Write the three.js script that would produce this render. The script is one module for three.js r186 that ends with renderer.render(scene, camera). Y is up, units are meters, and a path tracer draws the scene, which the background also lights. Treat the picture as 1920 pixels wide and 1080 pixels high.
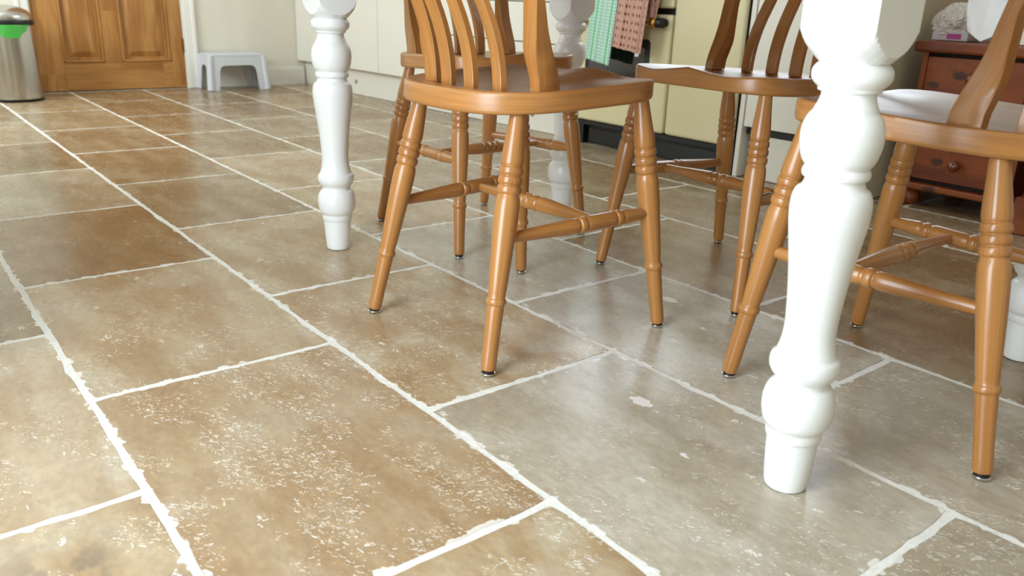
import * as THREE from 'three';
import { mergeGeometries, mergeVertices, toCreasedNormals } from 'three/addons/utils/BufferGeometryUtils.js';
import { RoundedBoxGeometry } from 'three/addons/geometries/RoundedBoxGeometry.js';
import { RectAreaLightUniformsLib } from 'three/addons/lights/RectAreaLightUniformsLib.js';

// ------------------------------------------------------------------ camera, sky, daylight, exposure
const scene = new THREE.Scene();
const renderer = new THREE.WebGLRenderer({ antialias: true });
renderer.toneMapping = THREE.LinearToneMapping;
renderer.toneMappingExposure = 1.1;
renderer.shadowMap.enabled = true;
RectAreaLightUniformsLib.init();

const camera = new THREE.PerspectiveCamera(38.575, 1920 / 1080, 0.05, 60);
{
  const yaw = 3.8174, pitch = -0.337, roll = 0.0352;
  const F = new THREE.Vector3(Math.cos(pitch) * Math.cos(yaw), Math.sin(pitch), Math.cos(pitch) * Math.sin(yaw));
  const R = new THREE.Vector3().crossVectors(F, new THREE.Vector3(0, 1, 0)).normalize();
  const U = new THREE.Vector3().crossVectors(R, F);
  const R2 = R.clone().multiplyScalar(Math.cos(roll)).addScaledVector(U, Math.sin(roll));
  const U2 = U.clone().multiplyScalar(Math.cos(roll)).addScaledVector(R, -Math.sin(roll));
  const M = new THREE.Matrix4().makeBasis(R2, U2, F.clone().negate());
  camera.quaternion.setFromRotationMatrix(M);
  camera.position.set(1.279, 0.6011, 0.2005);
  camera.focus = 1.5; camera.userData.fStop = 6.5;
}
scene.background = new THREE.Color(0.80, 0.90, 1.0);            // bright overcast sky outside
scene.backgroundIntensity = 2.0;

// daylight that enters by the glazed garden door beside the table, and by the window over the worktop
function windowLight(w, h, color, intensity, pos, turn) {
  const l = new THREE.RectAreaLight(color, intensity, w, h);
  l.position.set(...pos); l.rotation.y = turn; l.castShadow = true;
  scene.add(l); return l;
}
windowLight(0.92, 1.94, new THREE.Color(0.77, 0.89, 1.0), 8.8, [0.66, 1.06, 0.995], 0);
windowLight(1.96, 1.02, new THREE.Color(0.78, 0.91, 1.0), 4.2, [-1.2, 1.5, -2.915], Math.PI);
windowLight(1.46, 1.06, new THREE.Color(0.81, 0.92, 1.0), 11.4, [-2.75, 1.53, 0.995], 0);

// ------------------------------------------------------------------ helpers
function rng(seed) { let a = seed >>> 0; return () => { a = (a + 0x6D2B79F5) | 0; let t = Math.imul(a ^ (a >>> 15), 1 | a); t = (t + Math.imul(t ^ (t >>> 7), 61 | t)) ^ t; return ((t ^ (t >>> 14)) >>> 0) / 4294967296; }; }
function makeNoise(seed) {
  const r = rng(seed), N = 256, g = new Float32Array(N * N);
  for (let i = 0; i < N * N; i++) g[i] = r();
  const n = (x, y) => {
    const xi = Math.floor(x), yi = Math.floor(y); let fx = x - xi, fy = y - yi;
    fx = fx * fx * (3 - 2 * fx); fy = fy * fy * (3 - 2 * fy);
    const x0 = xi & 255, x1 = (xi + 1) & 255, y0 = (yi & 255) << 8, y1 = ((yi + 1) & 255) << 8;
    const a = g[y0 + x0], b = g[y0 + x1], c = g[y1 + x0], d = g[y1 + x1];
    return a + (b - a) * fx + (c - a) * fy + (a - b - c + d) * fx * fy;
  };
  const fbm = (x, y, o) => { let s = 0, a = 0.5, t = 0; for (let i = 0; i < o; i++) { s += a * n(x, y); t += a; x = x * 2.03 + 17.1; y = y * 2.03 + 9.7; a *= 0.5; } return s / t; };
  return { n, fbm };
}
const clamp = (x, a = 0, b = 1) => Math.min(b, Math.max(a, x));
const lerp = (a, b, t) => a + (b - a) * t;
const sstep = (a, b, x) => { const t = clamp((x - a) / (b - a)); return t * t * (3 - 2 * t); };

const taken = {};
function numbered(name) { const k = taken[name] = (taken[name] ?? -1) + 1; return k ? name + '_' + String(k).padStart(3, '0') : name; }
function tag(o, label, category, group) { o.userData.label = label; o.userData.category = category; if (group) o.userData.group = group; return o; }
function thing(name, label, category, pos = [0, 0, 0], turn = 0, group) {
  const g = new THREE.Group(); g.name = numbered(name); g.position.set(...pos); g.rotation.y = turn;
  tag(g, label, category, group); scene.add(g); return g;
}
function part(name, geo, mat, parent, pos, rot) {
  const m = new THREE.Mesh(geo, mat); m.name = name; m.castShadow = m.receiveShadow = true;
  if (pos) m.position.set(...pos); if (rot) m.rotation.set(...rot);
  parent.add(m); return m;
}
function single(name, geo, mat, label, category, pos, turn = 0, group) {
  const m = part(numbered(name), geo, mat, scene, pos); m.rotation.y = turn; return tag(m, label, category, group);
}
function struct(name, parent = scene) { const g = new THREE.Group(); g.name = name; g.userData.kind = 'structure'; parent.add(g); return g; }
function structMesh(name, geo, mat, pos) { const m = part(name, geo, mat, scene, pos); m.userData.kind = 'structure'; return m; }

function box(w, h, d, x = 0, y = 0, z = 0) { return new THREE.BoxGeometry(w, h, d).translate(x, y, z); }
function rbox(w, h, d, r = 0.003, x = 0, y = 0, z = 0) { return new RoundedBoxGeometry(w, h, d, 2, Math.min(r, w / 2.01, h / 2.01, d / 2.01)).translate(x, y, z); }
function boxBetween(x0, x1, y0, y1, z0, z1, r = 0.002) { return rbox(x1 - x0, y1 - y0, z1 - z0, r, (x0 + x1) / 2, (y0 + y1) / 2, (z0 + z1) / 2); }
// uv in metres, grain running along the given axis
function grain(geo, axis = 'y', off = 0) {
  const p = geo.attributes.position, n = geo.attributes.normal, uv = new Float32Array(p.count * 2);
  for (let i = 0; i < p.count; i++) {
    const x = p.getX(i), y = p.getY(i), z = p.getZ(i), nx = Math.abs(n.getX(i)), ny = Math.abs(n.getY(i)), nz = Math.abs(n.getZ(i));
    let along, across;
    if (axis === 'y') { along = y; across = nx > nz ? z + 0.31 : x; if (ny > 0.9) { along = z; across = x; } }
    else if (axis === 'x') { along = x; across = ny > nz ? z + 0.17 : y; if (nx > 0.9) { along = y; across = z; } }
    else { along = z; across = nx > ny ? y + 0.23 : x; if (nz > 0.9) { along = y; across = x; } }
    uv[i * 2] = across + off; uv[i * 2 + 1] = along + off * 1.7;
  }
  geo.setAttribute('uv', new THREE.BufferAttribute(uv, 2)); return geo;
}
// closed cloth / paper shell from a surface function
function shell(fn, nu, nv, th) {
  const P = [], id = (i, j) => j * (nu + 1) + i;
  for (let j = 0; j <= nv; j++) for (let i = 0; i <= nu; i++) P.push(fn(i / nu, j / nv));
  const N = P.map(() => new THREE.Vector3()), a = new THREE.Vector3(), b = new THREE.Vector3();
  for (let j = 0; j <= nv; j++) for (let i = 0; i <= nu; i++) {
    a.subVectors(P[id(Math.min(nu, i + 1), j)], P[id(Math.max(0, i - 1), j)]); b.subVectors(P[id(i, Math.min(nv, j + 1))], P[id(i, Math.max(0, j - 1))]);
    N[id(i, j)].crossVectors(a, b).normalize();
  }
  const pos = [], uv = [], idx = [], n = P.length;
  for (const s of [0.5, -0.5]) P.forEach((p, k) => { pos.push(p.x + N[k].x * th * s, p.y + N[k].y * th * s, p.z + N[k].z * th * s); uv.push((k % (nu + 1)) / nu, Math.floor(k / (nu + 1)) / nv); });
  for (let j = 0; j < nv; j++) for (let i = 0; i < nu; i++) {
    const q = [id(i, j), id(i + 1, j), id(i + 1, j + 1), id(i, j + 1)];
    idx.push(q[0], q[1], q[2], q[0], q[2], q[3], n + q[0], n + q[2], n + q[1], n + q[0], n + q[3], n + q[2]);
  }
  const rim = [];
  for (let i = 0; i < nu; i++) rim.push(id(i, 0)); for (let j = 0; j < nv; j++) rim.push(id(nu, j));
  for (let i = nu; i > 0; i--) rim.push(id(i, nv)); for (let j = nv; j > 0; j--) rim.push(id(0, j));
  for (let k = 0; k < rim.length; k++) { const c = rim[k], d = rim[(k + 1) % rim.length]; idx.push(c, n + c, n + d, c, n + d, d); }
  const g = new THREE.BufferGeometry();
  g.setAttribute('position', new THREE.Float32BufferAttribute(pos, 3)); g.setAttribute('uv', new THREE.Float32BufferAttribute(uv, 2)); g.setIndex(idx);
  g.computeVertexNormals(); return g;
}
function lathe(pts, seg = 40) {                                  // pts: [height, radius]
  const g = new THREE.LatheGeometry(pts.map(([h, r]) => new THREE.Vector2(Math.max(r, 1e-4), h)), seg); return g;
}
// smooth a list of [height, radius] stations into a dense profile
function profile(st, per = 5) {
  const c = new THREE.CatmullRomCurve3(st.map(([h, r]) => new THREE.Vector3(h, r, 0)), false, 'centripetal');
  return c.getPoints(st.length * per).map((v) => [v.x, v.y]);
}

// ------------------------------------------------------------------ textures
function dataTex(w, h, fn, srgb = true) {
  const d = new Uint8Array(w * h * 4);
  for (let j = 0; j < h; j++) for (let i = 0; i < w; i++) { const c = fn(i, j), k = (j * w + i) * 4; d[k] = clamp(c[0]) * 255; d[k + 1] = clamp(c[1]) * 255; d[k + 2] = clamp(c[2]) * 255; d[k + 3] = 255; }
  const t = new THREE.DataTexture(d, w, h); t.magFilter = THREE.LinearFilter; t.minFilter = THREE.LinearMipmapLinearFilter; t.generateMipmaps = true;
  t.wrapS = t.wrapT = THREE.RepeatWrapping; if (srgb) t.colorSpace = THREE.SRGBColorSpace; t.needsUpdate = true; return t;
}
const hex = (h) => [((h >> 16) & 255) / 255, ((h >> 8) & 255) / 255, (h & 255) / 255];
const mix3 = (a, b, t) => [lerp(a[0], b[0], t), lerp(a[1], b[1], t), lerp(a[2], b[2], t)];

// travertine: soft bands, clouded patches, and pores filled with pale filler
const TW = 1200, TH = 800, TL = 0.606, TB = 0.402;
function travertine(seed, o) {
  const r = rng(seed * 977 + 5), N = makeNoise(seed * 31 + 7), N2 = makeNoise(seed * 57 + 3);
  const fill = new Float32Array(TW * TH), dark = new Float32Array(TW * TH), px = TW / TL;      // pixels per metre
  const dot = (buf, x, y, rx, ry, a) => {
    const X0 = Math.max(0, Math.floor(x - rx - 1)), X1 = Math.min(TW - 1, Math.ceil(x + rx + 1)), Y0 = Math.max(0, Math.floor(y - ry - 1)), Y1 = Math.min(TH - 1, Math.ceil(y + ry + 1));
    for (let j = Y0; j <= Y1; j++) for (let i = X0; i <= X1; i++) {
      const d = Math.hypot((i - x) / rx, (j - y) / ry), e = clamp((1.15 - d) * Math.min(rx, ry) * 0.9); if (e > 0) { const k = j * TW + i; buf[k] = Math.max(buf[k], Math.min(1, e) * a); }
    }
  };
  const dir = o.dir ?? 0.7;
  const fleck = (buf, x, y, len, th, ang, a) => { const n = Math.max(1, Math.round(len / th)); let xx = x, yy = y, t = ang; for (let k = 0; k < n; k++) { dot(buf, xx, yy, th * (0.6 + 0.6 * r()), th * (0.5 + 0.5 * r()), a); t += (r() - 0.5) * 0.6; xx += Math.cos(t) * th * 1.1; yy += Math.sin(t) * th * 0.9; } };
  const count = o.specks ?? 5200;
  for (let k = 0; k < count; k++) {
    const x = r() * TW, y = r() * TH, m = N.fbm(x / 150 + 3, y / 105 + 1, 3);
    if (m < (o.cover ?? 0.46) + 0.16 * r()) continue;
    const s = r(), len = s < 0.82 ? 1.5 + 5 * r() : 6 + 14 * r(), th = s < 0.82 ? 1.2 + 1.3 * r() : 1.9 + 2.0 * r() * r();
    fleck(fill, x, y, len, th, dir + (r() - 0.5) * 1.3, 0.55 + 0.45 * r());
  }
  for (let k = 0; k < (o.big ?? 10); k++) {
    const x = r() * TW, y = r() * TH, R = 4 + 7 * r();
    for (let q = 0; q < 14; q++) dot(fill, x + (r() - 0.5) * R * 3.4, y + (r() - 0.5) * R * 1.8, R * (0.2 + 0.35 * r()), R * (0.18 + 0.25 * r()), 0.75 + 0.2 * r());
  }
  for (const [bu, bv, R] of o.blobs ?? []) for (let q = 0; q < 26; q++) { const t = r() * 6.28, q2 = Math.sqrt(r()); dot(fill, bu * TW + Math.cos(t) * R * q2, bv * TH + Math.sin(t) * R * 0.55 * q2, R * (0.16 + 0.3 * r()), R * (0.13 + 0.22 * r()), 0.95); }
  for (let k = 0; k < (o.pits ?? 2); k++) fleck(dark, r() * TW, r() * TH, 2 + 5 * r(), 0.9 + 0.9 * r(), r() * 6.28, 0.7);
  const tone = (h) => hex(h).map((q) => q * (o.tone ?? 0.9)), A = tone(o.a), B = tone(o.b), C = tone(o.c ?? 0xd9cdb8), W = hex(0xf3f0e8);
  return dataTex(TW, TH, (i, j) => {
    const k = j * TW + i, u = i / 200, v = j / 200;
    const wob = N2.fbm(u * 0.7, v * 0.7, 2) * 1.4;
    const band = N.fbm(u * 0.45 + wob, v * 2.1 + wob * 0.7, 4), cloud = N2.fbm(u * 0.8 + 9, v * 1.0 + 4, 4), fine = N.fbm(u * 9, v * 16, 3), gr = N2.n(i * 0.55, j * 0.75);
    let c = mix3(A, B, sstep(0.3, 0.72, band * 0.62 + cloud * 0.38));
    c = mix3(c, C, sstep(0.56, 0.76, cloud) * (o.cloud ?? 0.55));
    const f = 0.9 + 0.14 * fine + 0.06 * (gr - 0.5);
    c = [c[0] * f, c[1] * f, c[2] * f];
    if (o.vein) { const d = o.vein(i / TW, j / TH) * sstep(0.42, 0.68, N.fbm(u * 3.2, v * 5.2, 4)); c = mix3(c, [0.42, 0.38, 0.33], clamp(d)); }
    if (dark[k] > 0) c = mix3(c, [0.35, 0.26, 0.17], dark[k] * 0.7);
    const ed = Math.min(i, TW - 1 - i, j, TH - 1 - j), sm = ed < 18 ? sstep(0.58, 0.64, N2.fbm(i / 34, j / 34, 3) + 0.05 - ed * 0.014) * 0.9 : 0;
    const s = Math.max(fill[k], sm); if (s > 0) c = mix3(c, W, s * 0.88);
    return c;
  });
}
// lacquered wood, grain along v, 0.5 m square
function woodTex(seed, a, b, o = {}) {
  const N = makeNoise(seed), N2 = makeNoise(seed + 91), A = hex(a), B = hex(b), K = hex(o.knotColor ?? 0x3a1a0c), S = 768;
  return dataTex(S, S, (i, j) => {
    const u = i / S, v = j / S; let bend = N2.fbm(u * 3, v * 1.6, 3) * 0.16, kn = 0;
    for (const [ku, kv, kr] of o.knots ?? []) { const d = Math.hypot((u - ku) * 1.0, (v - kv) * 0.62) / kr; bend += 0.05 * Math.exp(-d * d * 0.5); kn = Math.max(kn, 1 - sstep(0.55, 1.05, d + 0.35 * (N.n(u * 60, v * 60) - 0.5))); }
    const rings = N.fbm((u + bend) * (o.freq ?? 26), v * 1.2, 3), fib = N2.fbm(u * 190, v * 7, 3), blot = N.fbm(u * 4 + 5, v * 3 + 2, 3);
    let c = mix3(A, B, clamp(sstep(0.3, 0.75, rings) * (o.contrast ?? 0.6) + (blot - 0.5) * 0.6 + 0.12));
    const f = 0.90 + 0.2 * fib; c = [c[0] * f, c[1] * f, c[2] * f];
    return kn > 0 ? mix3(c, K, kn * 0.85) : c;
  });
}
function grainMap(t, sx, sy) { const c = t.clone(); c.repeat.set(sx, sy); c.needsUpdate = true; return c; }

const honey = woodTex(11, 0xb87f42, 0x8f5826, { contrast: 0.32, freq: 20 });
const oak = woodTex(23, 0xc08a4a, 0x9a6228, { contrast: 0.75, freq: 16 });
const pine = woodTex(37, 0x8e4712, 0x66290a, { contrast: 0.8, freq: 12, knots: [[0.27, 0.324, 0.034], [0.2, 0.174, 0.028], [0.93, 0.934, 0.03], [0.62, 0.62, 0.03]] });
const P = (o) => new THREE.MeshPhysicalMaterial(o);
const matHoney = P({ map: grainMap(honey, 2, 2), roughness: 0.34, clearcoat: 0.45, clearcoatRoughness: 0.22 });
const matHoneyTurned = P({ map: grainMap(honey, 0.35, 1), roughness: 0.3, clearcoat: 0.5, clearcoatRoughness: 0.2 });
const matSeat = P({ map: grainMap(honey, 2, 2), roughness: 0.38, clearcoat: 0.6, clearcoatRoughness: 0.28 });
const matOak = P({ map: grainMap(oak, 1.6, 1.6), roughness: 0.45, clearcoat: 0.2, clearcoatRoughness: 0.35 });
const matPine = P({ map: grainMap(pine, 2, 2), roughness: 0.45, clearcoat: 0.12, clearcoatRoughness: 0.3 });
const matPineKnob = P({ color: 0x6b2d12, roughness: 0.3, clearcoat: 0.5 });
const matWhitePaint = P({ color: 0xf1f1ec, roughness: 0.32, clearcoat: 0.3, clearcoatRoughness: 0.25 });
const matTrim = P({ color: 0xf2efe6, roughness: 0.45 });
const matCabinet = P({ color: 0xeae6d9, roughness: 0.42 });
const matCooker = P({ color: 0xe0d5aa, roughness: 0.28, clearcoat: 0.4, clearcoatRoughness: 0.15 });
const matBlack = P({ color: 0x0d0d0e, roughness: 0.45 });
const matGlassBlack = P({ color: 0x0a0b0c, roughness: 0.06, clearcoat: 1 });
const matBrass = P({ color: 0xd0a040, metalness: 1, roughness: 0.22 });
const matChrome = P({ color: 0xd4d4d4, metalness: 1, roughness: 0.16 });
const matSteel = P({ color: 0xc9c6c0, metalness: 1, roughness: 0.2 });
const matPlastic = P({ color: 0xd7d9de, roughness: 0.42 });
const matGrey = P({ color: 0x8e8c86, roughness: 0.5 });
const nWall = makeNoise(71);
const wallTex = dataTex(256, 256, (i, j) => { const f = 0.985 + 0.03 * (nWall.fbm(i / 12, j / 12, 4) - 0.5); return [0.925 * f, 0.90 * f, 0.835 * f]; });
const matWall = P({ map: wallTex, roughness: 0.85 });
const matCeil = P({ color: 0xf4f2ec, roughness: 0.9 });
const groutTex = dataTex(512, 512, (i, j) => { const f = 0.985 + 0.12 * (nWall.fbm(i / 9, j / 9, 4) - 0.5) + 0.05 * (nWall.n(i * 0.7, j * 0.7) - 0.5); return [0.93 * f, 0.92 * f, 0.885 * f]; });
const matGrout = P({ map: grainMap(groutTex, 3, 3), roughness: 0.75 });

// ------------------------------------------------------------------ the room
const X0 = -4.21, X1 = 3.0, Z0 = -2.96, Z1 = 1.04, H = 2.42, T = 0.12;
{ // floor: grout bed with every travertine tile laid in it
  const floor = struct('floor');
  part('grout_bed', grain(box(X1 - X0 + 0.3, 0.05, Z1 - Z0 + 0.3, (X0 + X1) / 2, -0.0258, (Z0 + Z1) / 2), 'x'), matGrout, floor);
  const L = 0.615, W = 0.411;
  const lines = { '-3': -3, '-2': -2, '-1': -0.99, 0: 0.011, 1: 1, 2: 1.987, 3: 2.973, 4: 4.04, 5: 5.09, 6: 6.0, 7: 7.0, 8: 8.0 };
  const shift = { '-3': 0.49, '-2': 0.0, '-1': -0.511, 0: 0, 1: 0.516, 2: 0.026, 3: 0.51, 4: 0.03, 5: 0.5, 6: 0.0, 7: 0.5 };
  // dressed edges, a few variants of outline
  const edge = [];
  for (let e = 0; e < 6; e++) {
    const r = rng(400 + e), n1 = 30, n2 = 20, out = [];
    const wob = () => { const a = r() * 6, b = r() * 6, bite = []; for (let k = 0; k < 3; k++) bite.push([r(), 0.006 + 0.012 * r(), 0.0015 + 0.003 * r() * r()]); return (t) => 0.0008 * Math.sin(t * 11 + a) + 0.0006 * Math.sin(t * 29 + b) + 0.0008 * (r() - 0.5) + bite.reduce((s, [c, w, d]) => s + d * Math.exp(-(((t - c) * 0.5 / w) ** 2)), 0); };
    const sides = [wob(), wob(), wob(), wob()];
    const cut = 0.004;
    for (let i = 0; i < n1; i++) { const t = i / n1; out.push([-TL / 2 + cut + (TL - 2 * cut) * t, TB / 2 - sides[0](t)]); }
    for (let i = 0; i < n2; i++) { const t = i / n2; out.push([TL / 2 - sides[1](t), TB / 2 - cut - (TB - 2 * cut) * t]); }
    for (let i = 0; i < n1; i++) { const t = i / n1; out.push([TL / 2 - cut - (TL - 2 * cut) * t, -TB / 2 + sides[2](t)]); }
    for (let i = 0; i < n2; i++) { const t = i / n2; out.push([-TL / 2 + sides[3](t), -TB / 2 + cut + (TB - 2 * cut) * t]); }
    const n = out.length, pos = [0, 0, 0], uv = [0.5, 0.5], nor = [0, 1, 0], idx = [];
    const push = (x, z, y, nx, ny, nz) => { pos.push(x, y, z); uv.push((x + TL / 2) / TL, (TB / 2 - z) / TB); nor.push(nx, ny, nz); };
    for (const [x, z] of out) push(x * 0.994, z * 0.992, 0, 0, 1, 0);
    for (const [x, z] of out) { const l = Math.hypot(x / TL, z / TB); push(x, z, -0.0013, x / TL / l * 0.6, 0.8, z / TB / l * 0.6); }
    for (const [x, z] of out) { const l = Math.hypot(x / TL, z / TB); push(x * 1.001, z * 1.001, -0.012, x / TL / l, 0, z / TB / l); }
    for (let i = 0; i < n; i++) { const j = (i + 1) % n; idx.push(0, 1 + i, 1 + j); for (const q of [0, n]) idx.push(1 + q + i, 1 + q + n + i, 1 + q + n + j, 1 + q + i, 1 + q + n + j, 1 + q + j); }
    const g = new THREE.BufferGeometry();
    g.setAttribute('position', new THREE.Float32BufferAttribute(pos, 3)); g.setAttribute('uv', new THREE.Float32BufferAttribute(uv, 2)); g.setAttribute('normal', new THREE.Float32BufferAttribute(nor, 3)); g.setIndex(idx);
    edge.push(g);
  }
  const tex = [
    travertine(1, { tone: 0.90, a: 0xb9976e, b: 0xcdb38f, c: 0xcabca2, specks: 9000, cover: 0.41, big: 8, cloud: 0.35 }),                                  // warm, thick with filler
    travertine(2, { tone: 0.97, a: 0xb5a78e, b: 0xc9bda6, c: 0xd3cbb9, specks: 3600, cover: 0.5, big: 16, cloud: 0.5, blobs: [[0.27, 0.74, 34], [0.52, 0.56, 14]] }),  // grey beige
    travertine(3, { tone: 0.93, a: 0xba9a72, b: 0xd1bb98, c: 0xdccdb2, specks: 7500, cover: 0.43, big: 12, cloud: 0.8 }),
    travertine(4, { tone: 0.92, a: 0xbc9e78, b: 0xd3be9c, c: 0xd8c9b0, specks: 5200, cover: 0.46, big: 14, cloud: 0.6 }),
    travertine(5, { tone: 0.88, a: 0xa07d52, b: 0xb3936a, c: 0xb89d78, specks: 1500, cover: 0.5, big: 4, cloud: 0.3 }),                                     // brown
    travertine(6, { tone: 0.92, a: 0xb89870, b: 0xceb590, c: 0xd2c0a2, specks: 7000, cover: 0.42, big: 14, cloud: 0.5, blobs: [[0.12, 0.55, 22]], vein: (u, v) => Math.exp(-(((u - 0.35) / 0.22) ** 2) - ((v - 0.7) / 0.22) ** 2) }),
    travertine(7, { tone: 0.92, a: 0xb7a081, b: 0xcebc9f, c: 0xd6cab5, specks: 4200, cover: 0.47, big: 8 }),
    travertine(8, { tone: 0.87, a: 0xab8d67, b: 0xc2aa88, c: 0xcfbea2, specks: 3000, cover: 0.48, big: 6 }),
    travertine(9, { tone: 0.95, a: 0xb3a389, b: 0xc8bba3, c: 0xd6cdbb, specks: 6500, cover: 0.44, big: 8 }),
  ];
  const bump = dataTex(512, 512, (i, j) => { const v = 0.5 + 0.35 * (nWall.fbm(i / 40, j / 40, 3) - 0.5) + 0.25 * (nWall.fbm(i / 5, j / 5, 2) - 0.5); return [v, v, v]; }, false);
  const rough = dataTex(256, 256, (i, j) => { const v = 0.265 + 0.12 * (nWall.fbm(i / 20 + 40, j / 20, 4) - 0.5); return [v, v, v]; }, false);
  const tints = [[1, 1, 1], [1, 1, 1.02], [0.98, 0.98, 0.98], [0.94, 0.92, 0.89], [0.95, 0.95, 0.96], [0.86, 0.80, 0.70], [0.92, 0.87, 0.79], [0.82, 0.75, 0.64]];
  const mats = new Map();
  const tileMat = (t, c) => { const k = t + '_' + c; if (!mats.has(k)) mats.set(k, P({ map: tex[t], color: new THREE.Color().setRGB(...tints[c]), roughnessMap: rough, roughness: 1, bumpMap: bump, bumpScale: 0.0003 })); return mats.get(k); };
  const special = { '0,0': [0, 0], '1,0': [1, 1], '1,-1': [2, 2], '0,-1': [3, 2], '0,-2': [4, 0], '-1,1': [5, 2], '1,-3': [7, 3], '-1,0': [3, 1], '0,1': [2, 2], '2,0': [1, 1], '2,-1': [1, 4], '1,-2': [3, 3], '2,1': [8, 1], '0,-3': [6, 3], '1,1': [8, 4] };
  const r = rng(77);
  for (let row = -3; row <= 6; row++) {
    const za = -lines[row] * W, zb = -lines[row + 1] * W, zc = (za + zb) / 2, sz = (za - zb) / W;
    for (let k = -9; k <= 6; k++) {
      let xa = (k + shift[row]) * L, xb = xa + L; const zmin = zb, a = r(), b = r(), c = r();
      if (xb < X0 + 0.02 || xa > X1 - 0.02 || zb > Z1 || za < Z0) continue;
      if (zmin < -2.5 && xb < -1.0) continue;                                       // under the kitchen units
      xa = Math.max(xa, X0); xb = Math.min(xb, X1);
      const sp = special[row + ',' + k] ?? [[6, 7, 7, 3, 6, 7][Math.floor(a * 6)], 3 + Math.floor(b * 5)];
      const m = part('tile', edge[Math.floor(c * 6)], tileMat(...sp), floor, [(xa + xb) / 2, 0.0004 * (a - 0.5), zc]);
      m.scale.set((xb - xa - 0.009) / TL, 1, (sz * W - 0.009) / TB);
      if (!special[row + ',' + k] && b > 0.5) m.rotation.y = Math.PI;
    }
  }
}
structMesh('ceiling', box(X1 - X0 + 0.4, 0.1, Z1 - Z0 + 0.4, (X0 + X1) / 2, H + 0.05, (Z0 + Z1) / 2), matCeil);
// wall with the oak door: solid pieces round the opening
const DZ0 = -1.502, DZ1 = -0.672, DH = 2.0;
structMesh('wall_left', mergeGeometries([
  box(T, H, DZ0 - Z0 + 0.1, X0 - T / 2, H / 2, (Z0 - 0.1 + DZ0) / 2), box(T, H, Z1 + 0.1 - DZ1, X0 - T / 2, H / 2, (Z1 + 0.1 + DZ1) / 2), box(T, H - DH, DZ1 - DZ0, X0 - T / 2, (H + DH) / 2, (DZ0 + DZ1) / 2)]), matWall);
{ // back wall with the window over the worktop
  const wx0 = -2.2, wx1 = -0.2, wy0 = 0.96, wy1 = 2.04, z = Z0 - T / 2;
  structMesh('wall_back', mergeGeometries([box(wx0 - X0 + 0.1, H, T, (X0 - 0.1 + wx0) / 2, H / 2, z), box(X1 + 0.1 - wx1, H, T, (X1 + 0.1 + wx1) / 2, H / 2, z), box(wx1 - wx0, wy0, T, (wx0 + wx1) / 2, wy0 / 2, z), box(wx1 - wx0, H - wy1, T, (wx0 + wx1) / 2, (H + wy1) / 2, z)]), matWall);
  const w = struct('window_1');
  for (const [a, b, c, d] of [[wx0, wx0 + 0.05, wy0, wy1], [wx1 - 0.05, wx1, wy0, wy1], [wx0, wx1, wy0, wy0 + 0.05], [wx0, wx1, wy1 - 0.05, wy1], [-1.22, -1.18, wy0, wy1]]) part('frame_bar', boxBetween(a, b, c, d, z - 0.04, z + 0.02), matTrim, w);
  part('pane', box(wx1 - wx0 - 0.08, wy1 - wy0 - 0.08, 0.006, (wx0 + wx1) / 2, (wy0 + wy1) / 2, z - 0.012), P({ color: 0xffffff, transmission: 1, thickness: 0, roughness: 0 }), w);
  part('sill', boxBetween(wx0 - 0.03, wx1 + 0.03, wy0 - 0.03, wy0, z, Z0 + 0.06), matTrim, w);
}
{ // garden side: glazed door beside the table, and a window further along
  const gx0 = 0.18, gx1 = 1.14, gy1 = 2.06, z = Z1 + T / 2;
  const fx0 = -3.5, fx1 = -2.0, fy0 = 0.98, fy1 = 2.08;
  structMesh('wall_front', mergeGeometries([box(fx0 - X0 + 0.1, H, T, (X0 - 0.1 + fx0) / 2, H / 2, z), box(gx0 - fx1, H, T, (fx1 + gx0) / 2, H / 2, z), box(fx1 - fx0, fy0, T, (fx0 + fx1) / 2, fy0 / 2, z), box(fx1 - fx0, H - fy1, T, (fx0 + fx1) / 2, (H + fy1) / 2, z), box(X1 + 0.1 - gx1, H, T, (X1 + 0.1 + gx1) / 2, H / 2, z), box(gx1 - gx0, H - gy1, T, (gx0 + gx1) / 2, (H + gy1) / 2, z)]), matWall);
  const w = struct('window_2');
  for (const [a, b, c, d] of [[gx0, gx0 + 0.06, 0, gy1], [gx1 - 0.06, gx1, 0, gy1], [gx0, gx1, 0, 0.08], [gx0, gx1, gy1 - 0.06, gy1]]) part('frame_bar', boxBetween(a, b, c, d, z - 0.03, z + 0.03), matTrim, w);
  const w3 = struct('window_3');
  for (const [a, b, c, d] of [[fx0, fx0 + 0.05, fy0, fy1], [fx1 - 0.05, fx1, fy0, fy1], [fx0, fx1, fy0, fy0 + 0.05], [fx0, fx1, fy1 - 0.05, fy1], [-2.77, -2.73, fy0, fy1]]) part('frame_bar', boxBetween(a, b, c, d, z - 0.03, z + 0.03), matTrim, w3);
  part('pane', box(fx1 - fx0 - 0.08, fy1 - fy0 - 0.08, 0.006, (fx0 + fx1) / 2, (fy0 + fy1) / 2, z), P({ color: 0xffffff, transmission: 1, thickness: 0, roughness: 0 }), w3);
  part('pane', box(0.86, 1.94, 0.008, 0.66, 1.04, z), P({ color: 0xffffff, transmission: 1, thickness: 0, roughness: 0 }), w);
}
structMesh('wall_right', box(T, H, Z1 - Z0 + 0.4, X1 + T / 2, H / 2, (Z0 + Z1) / 2), matWall);

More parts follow.
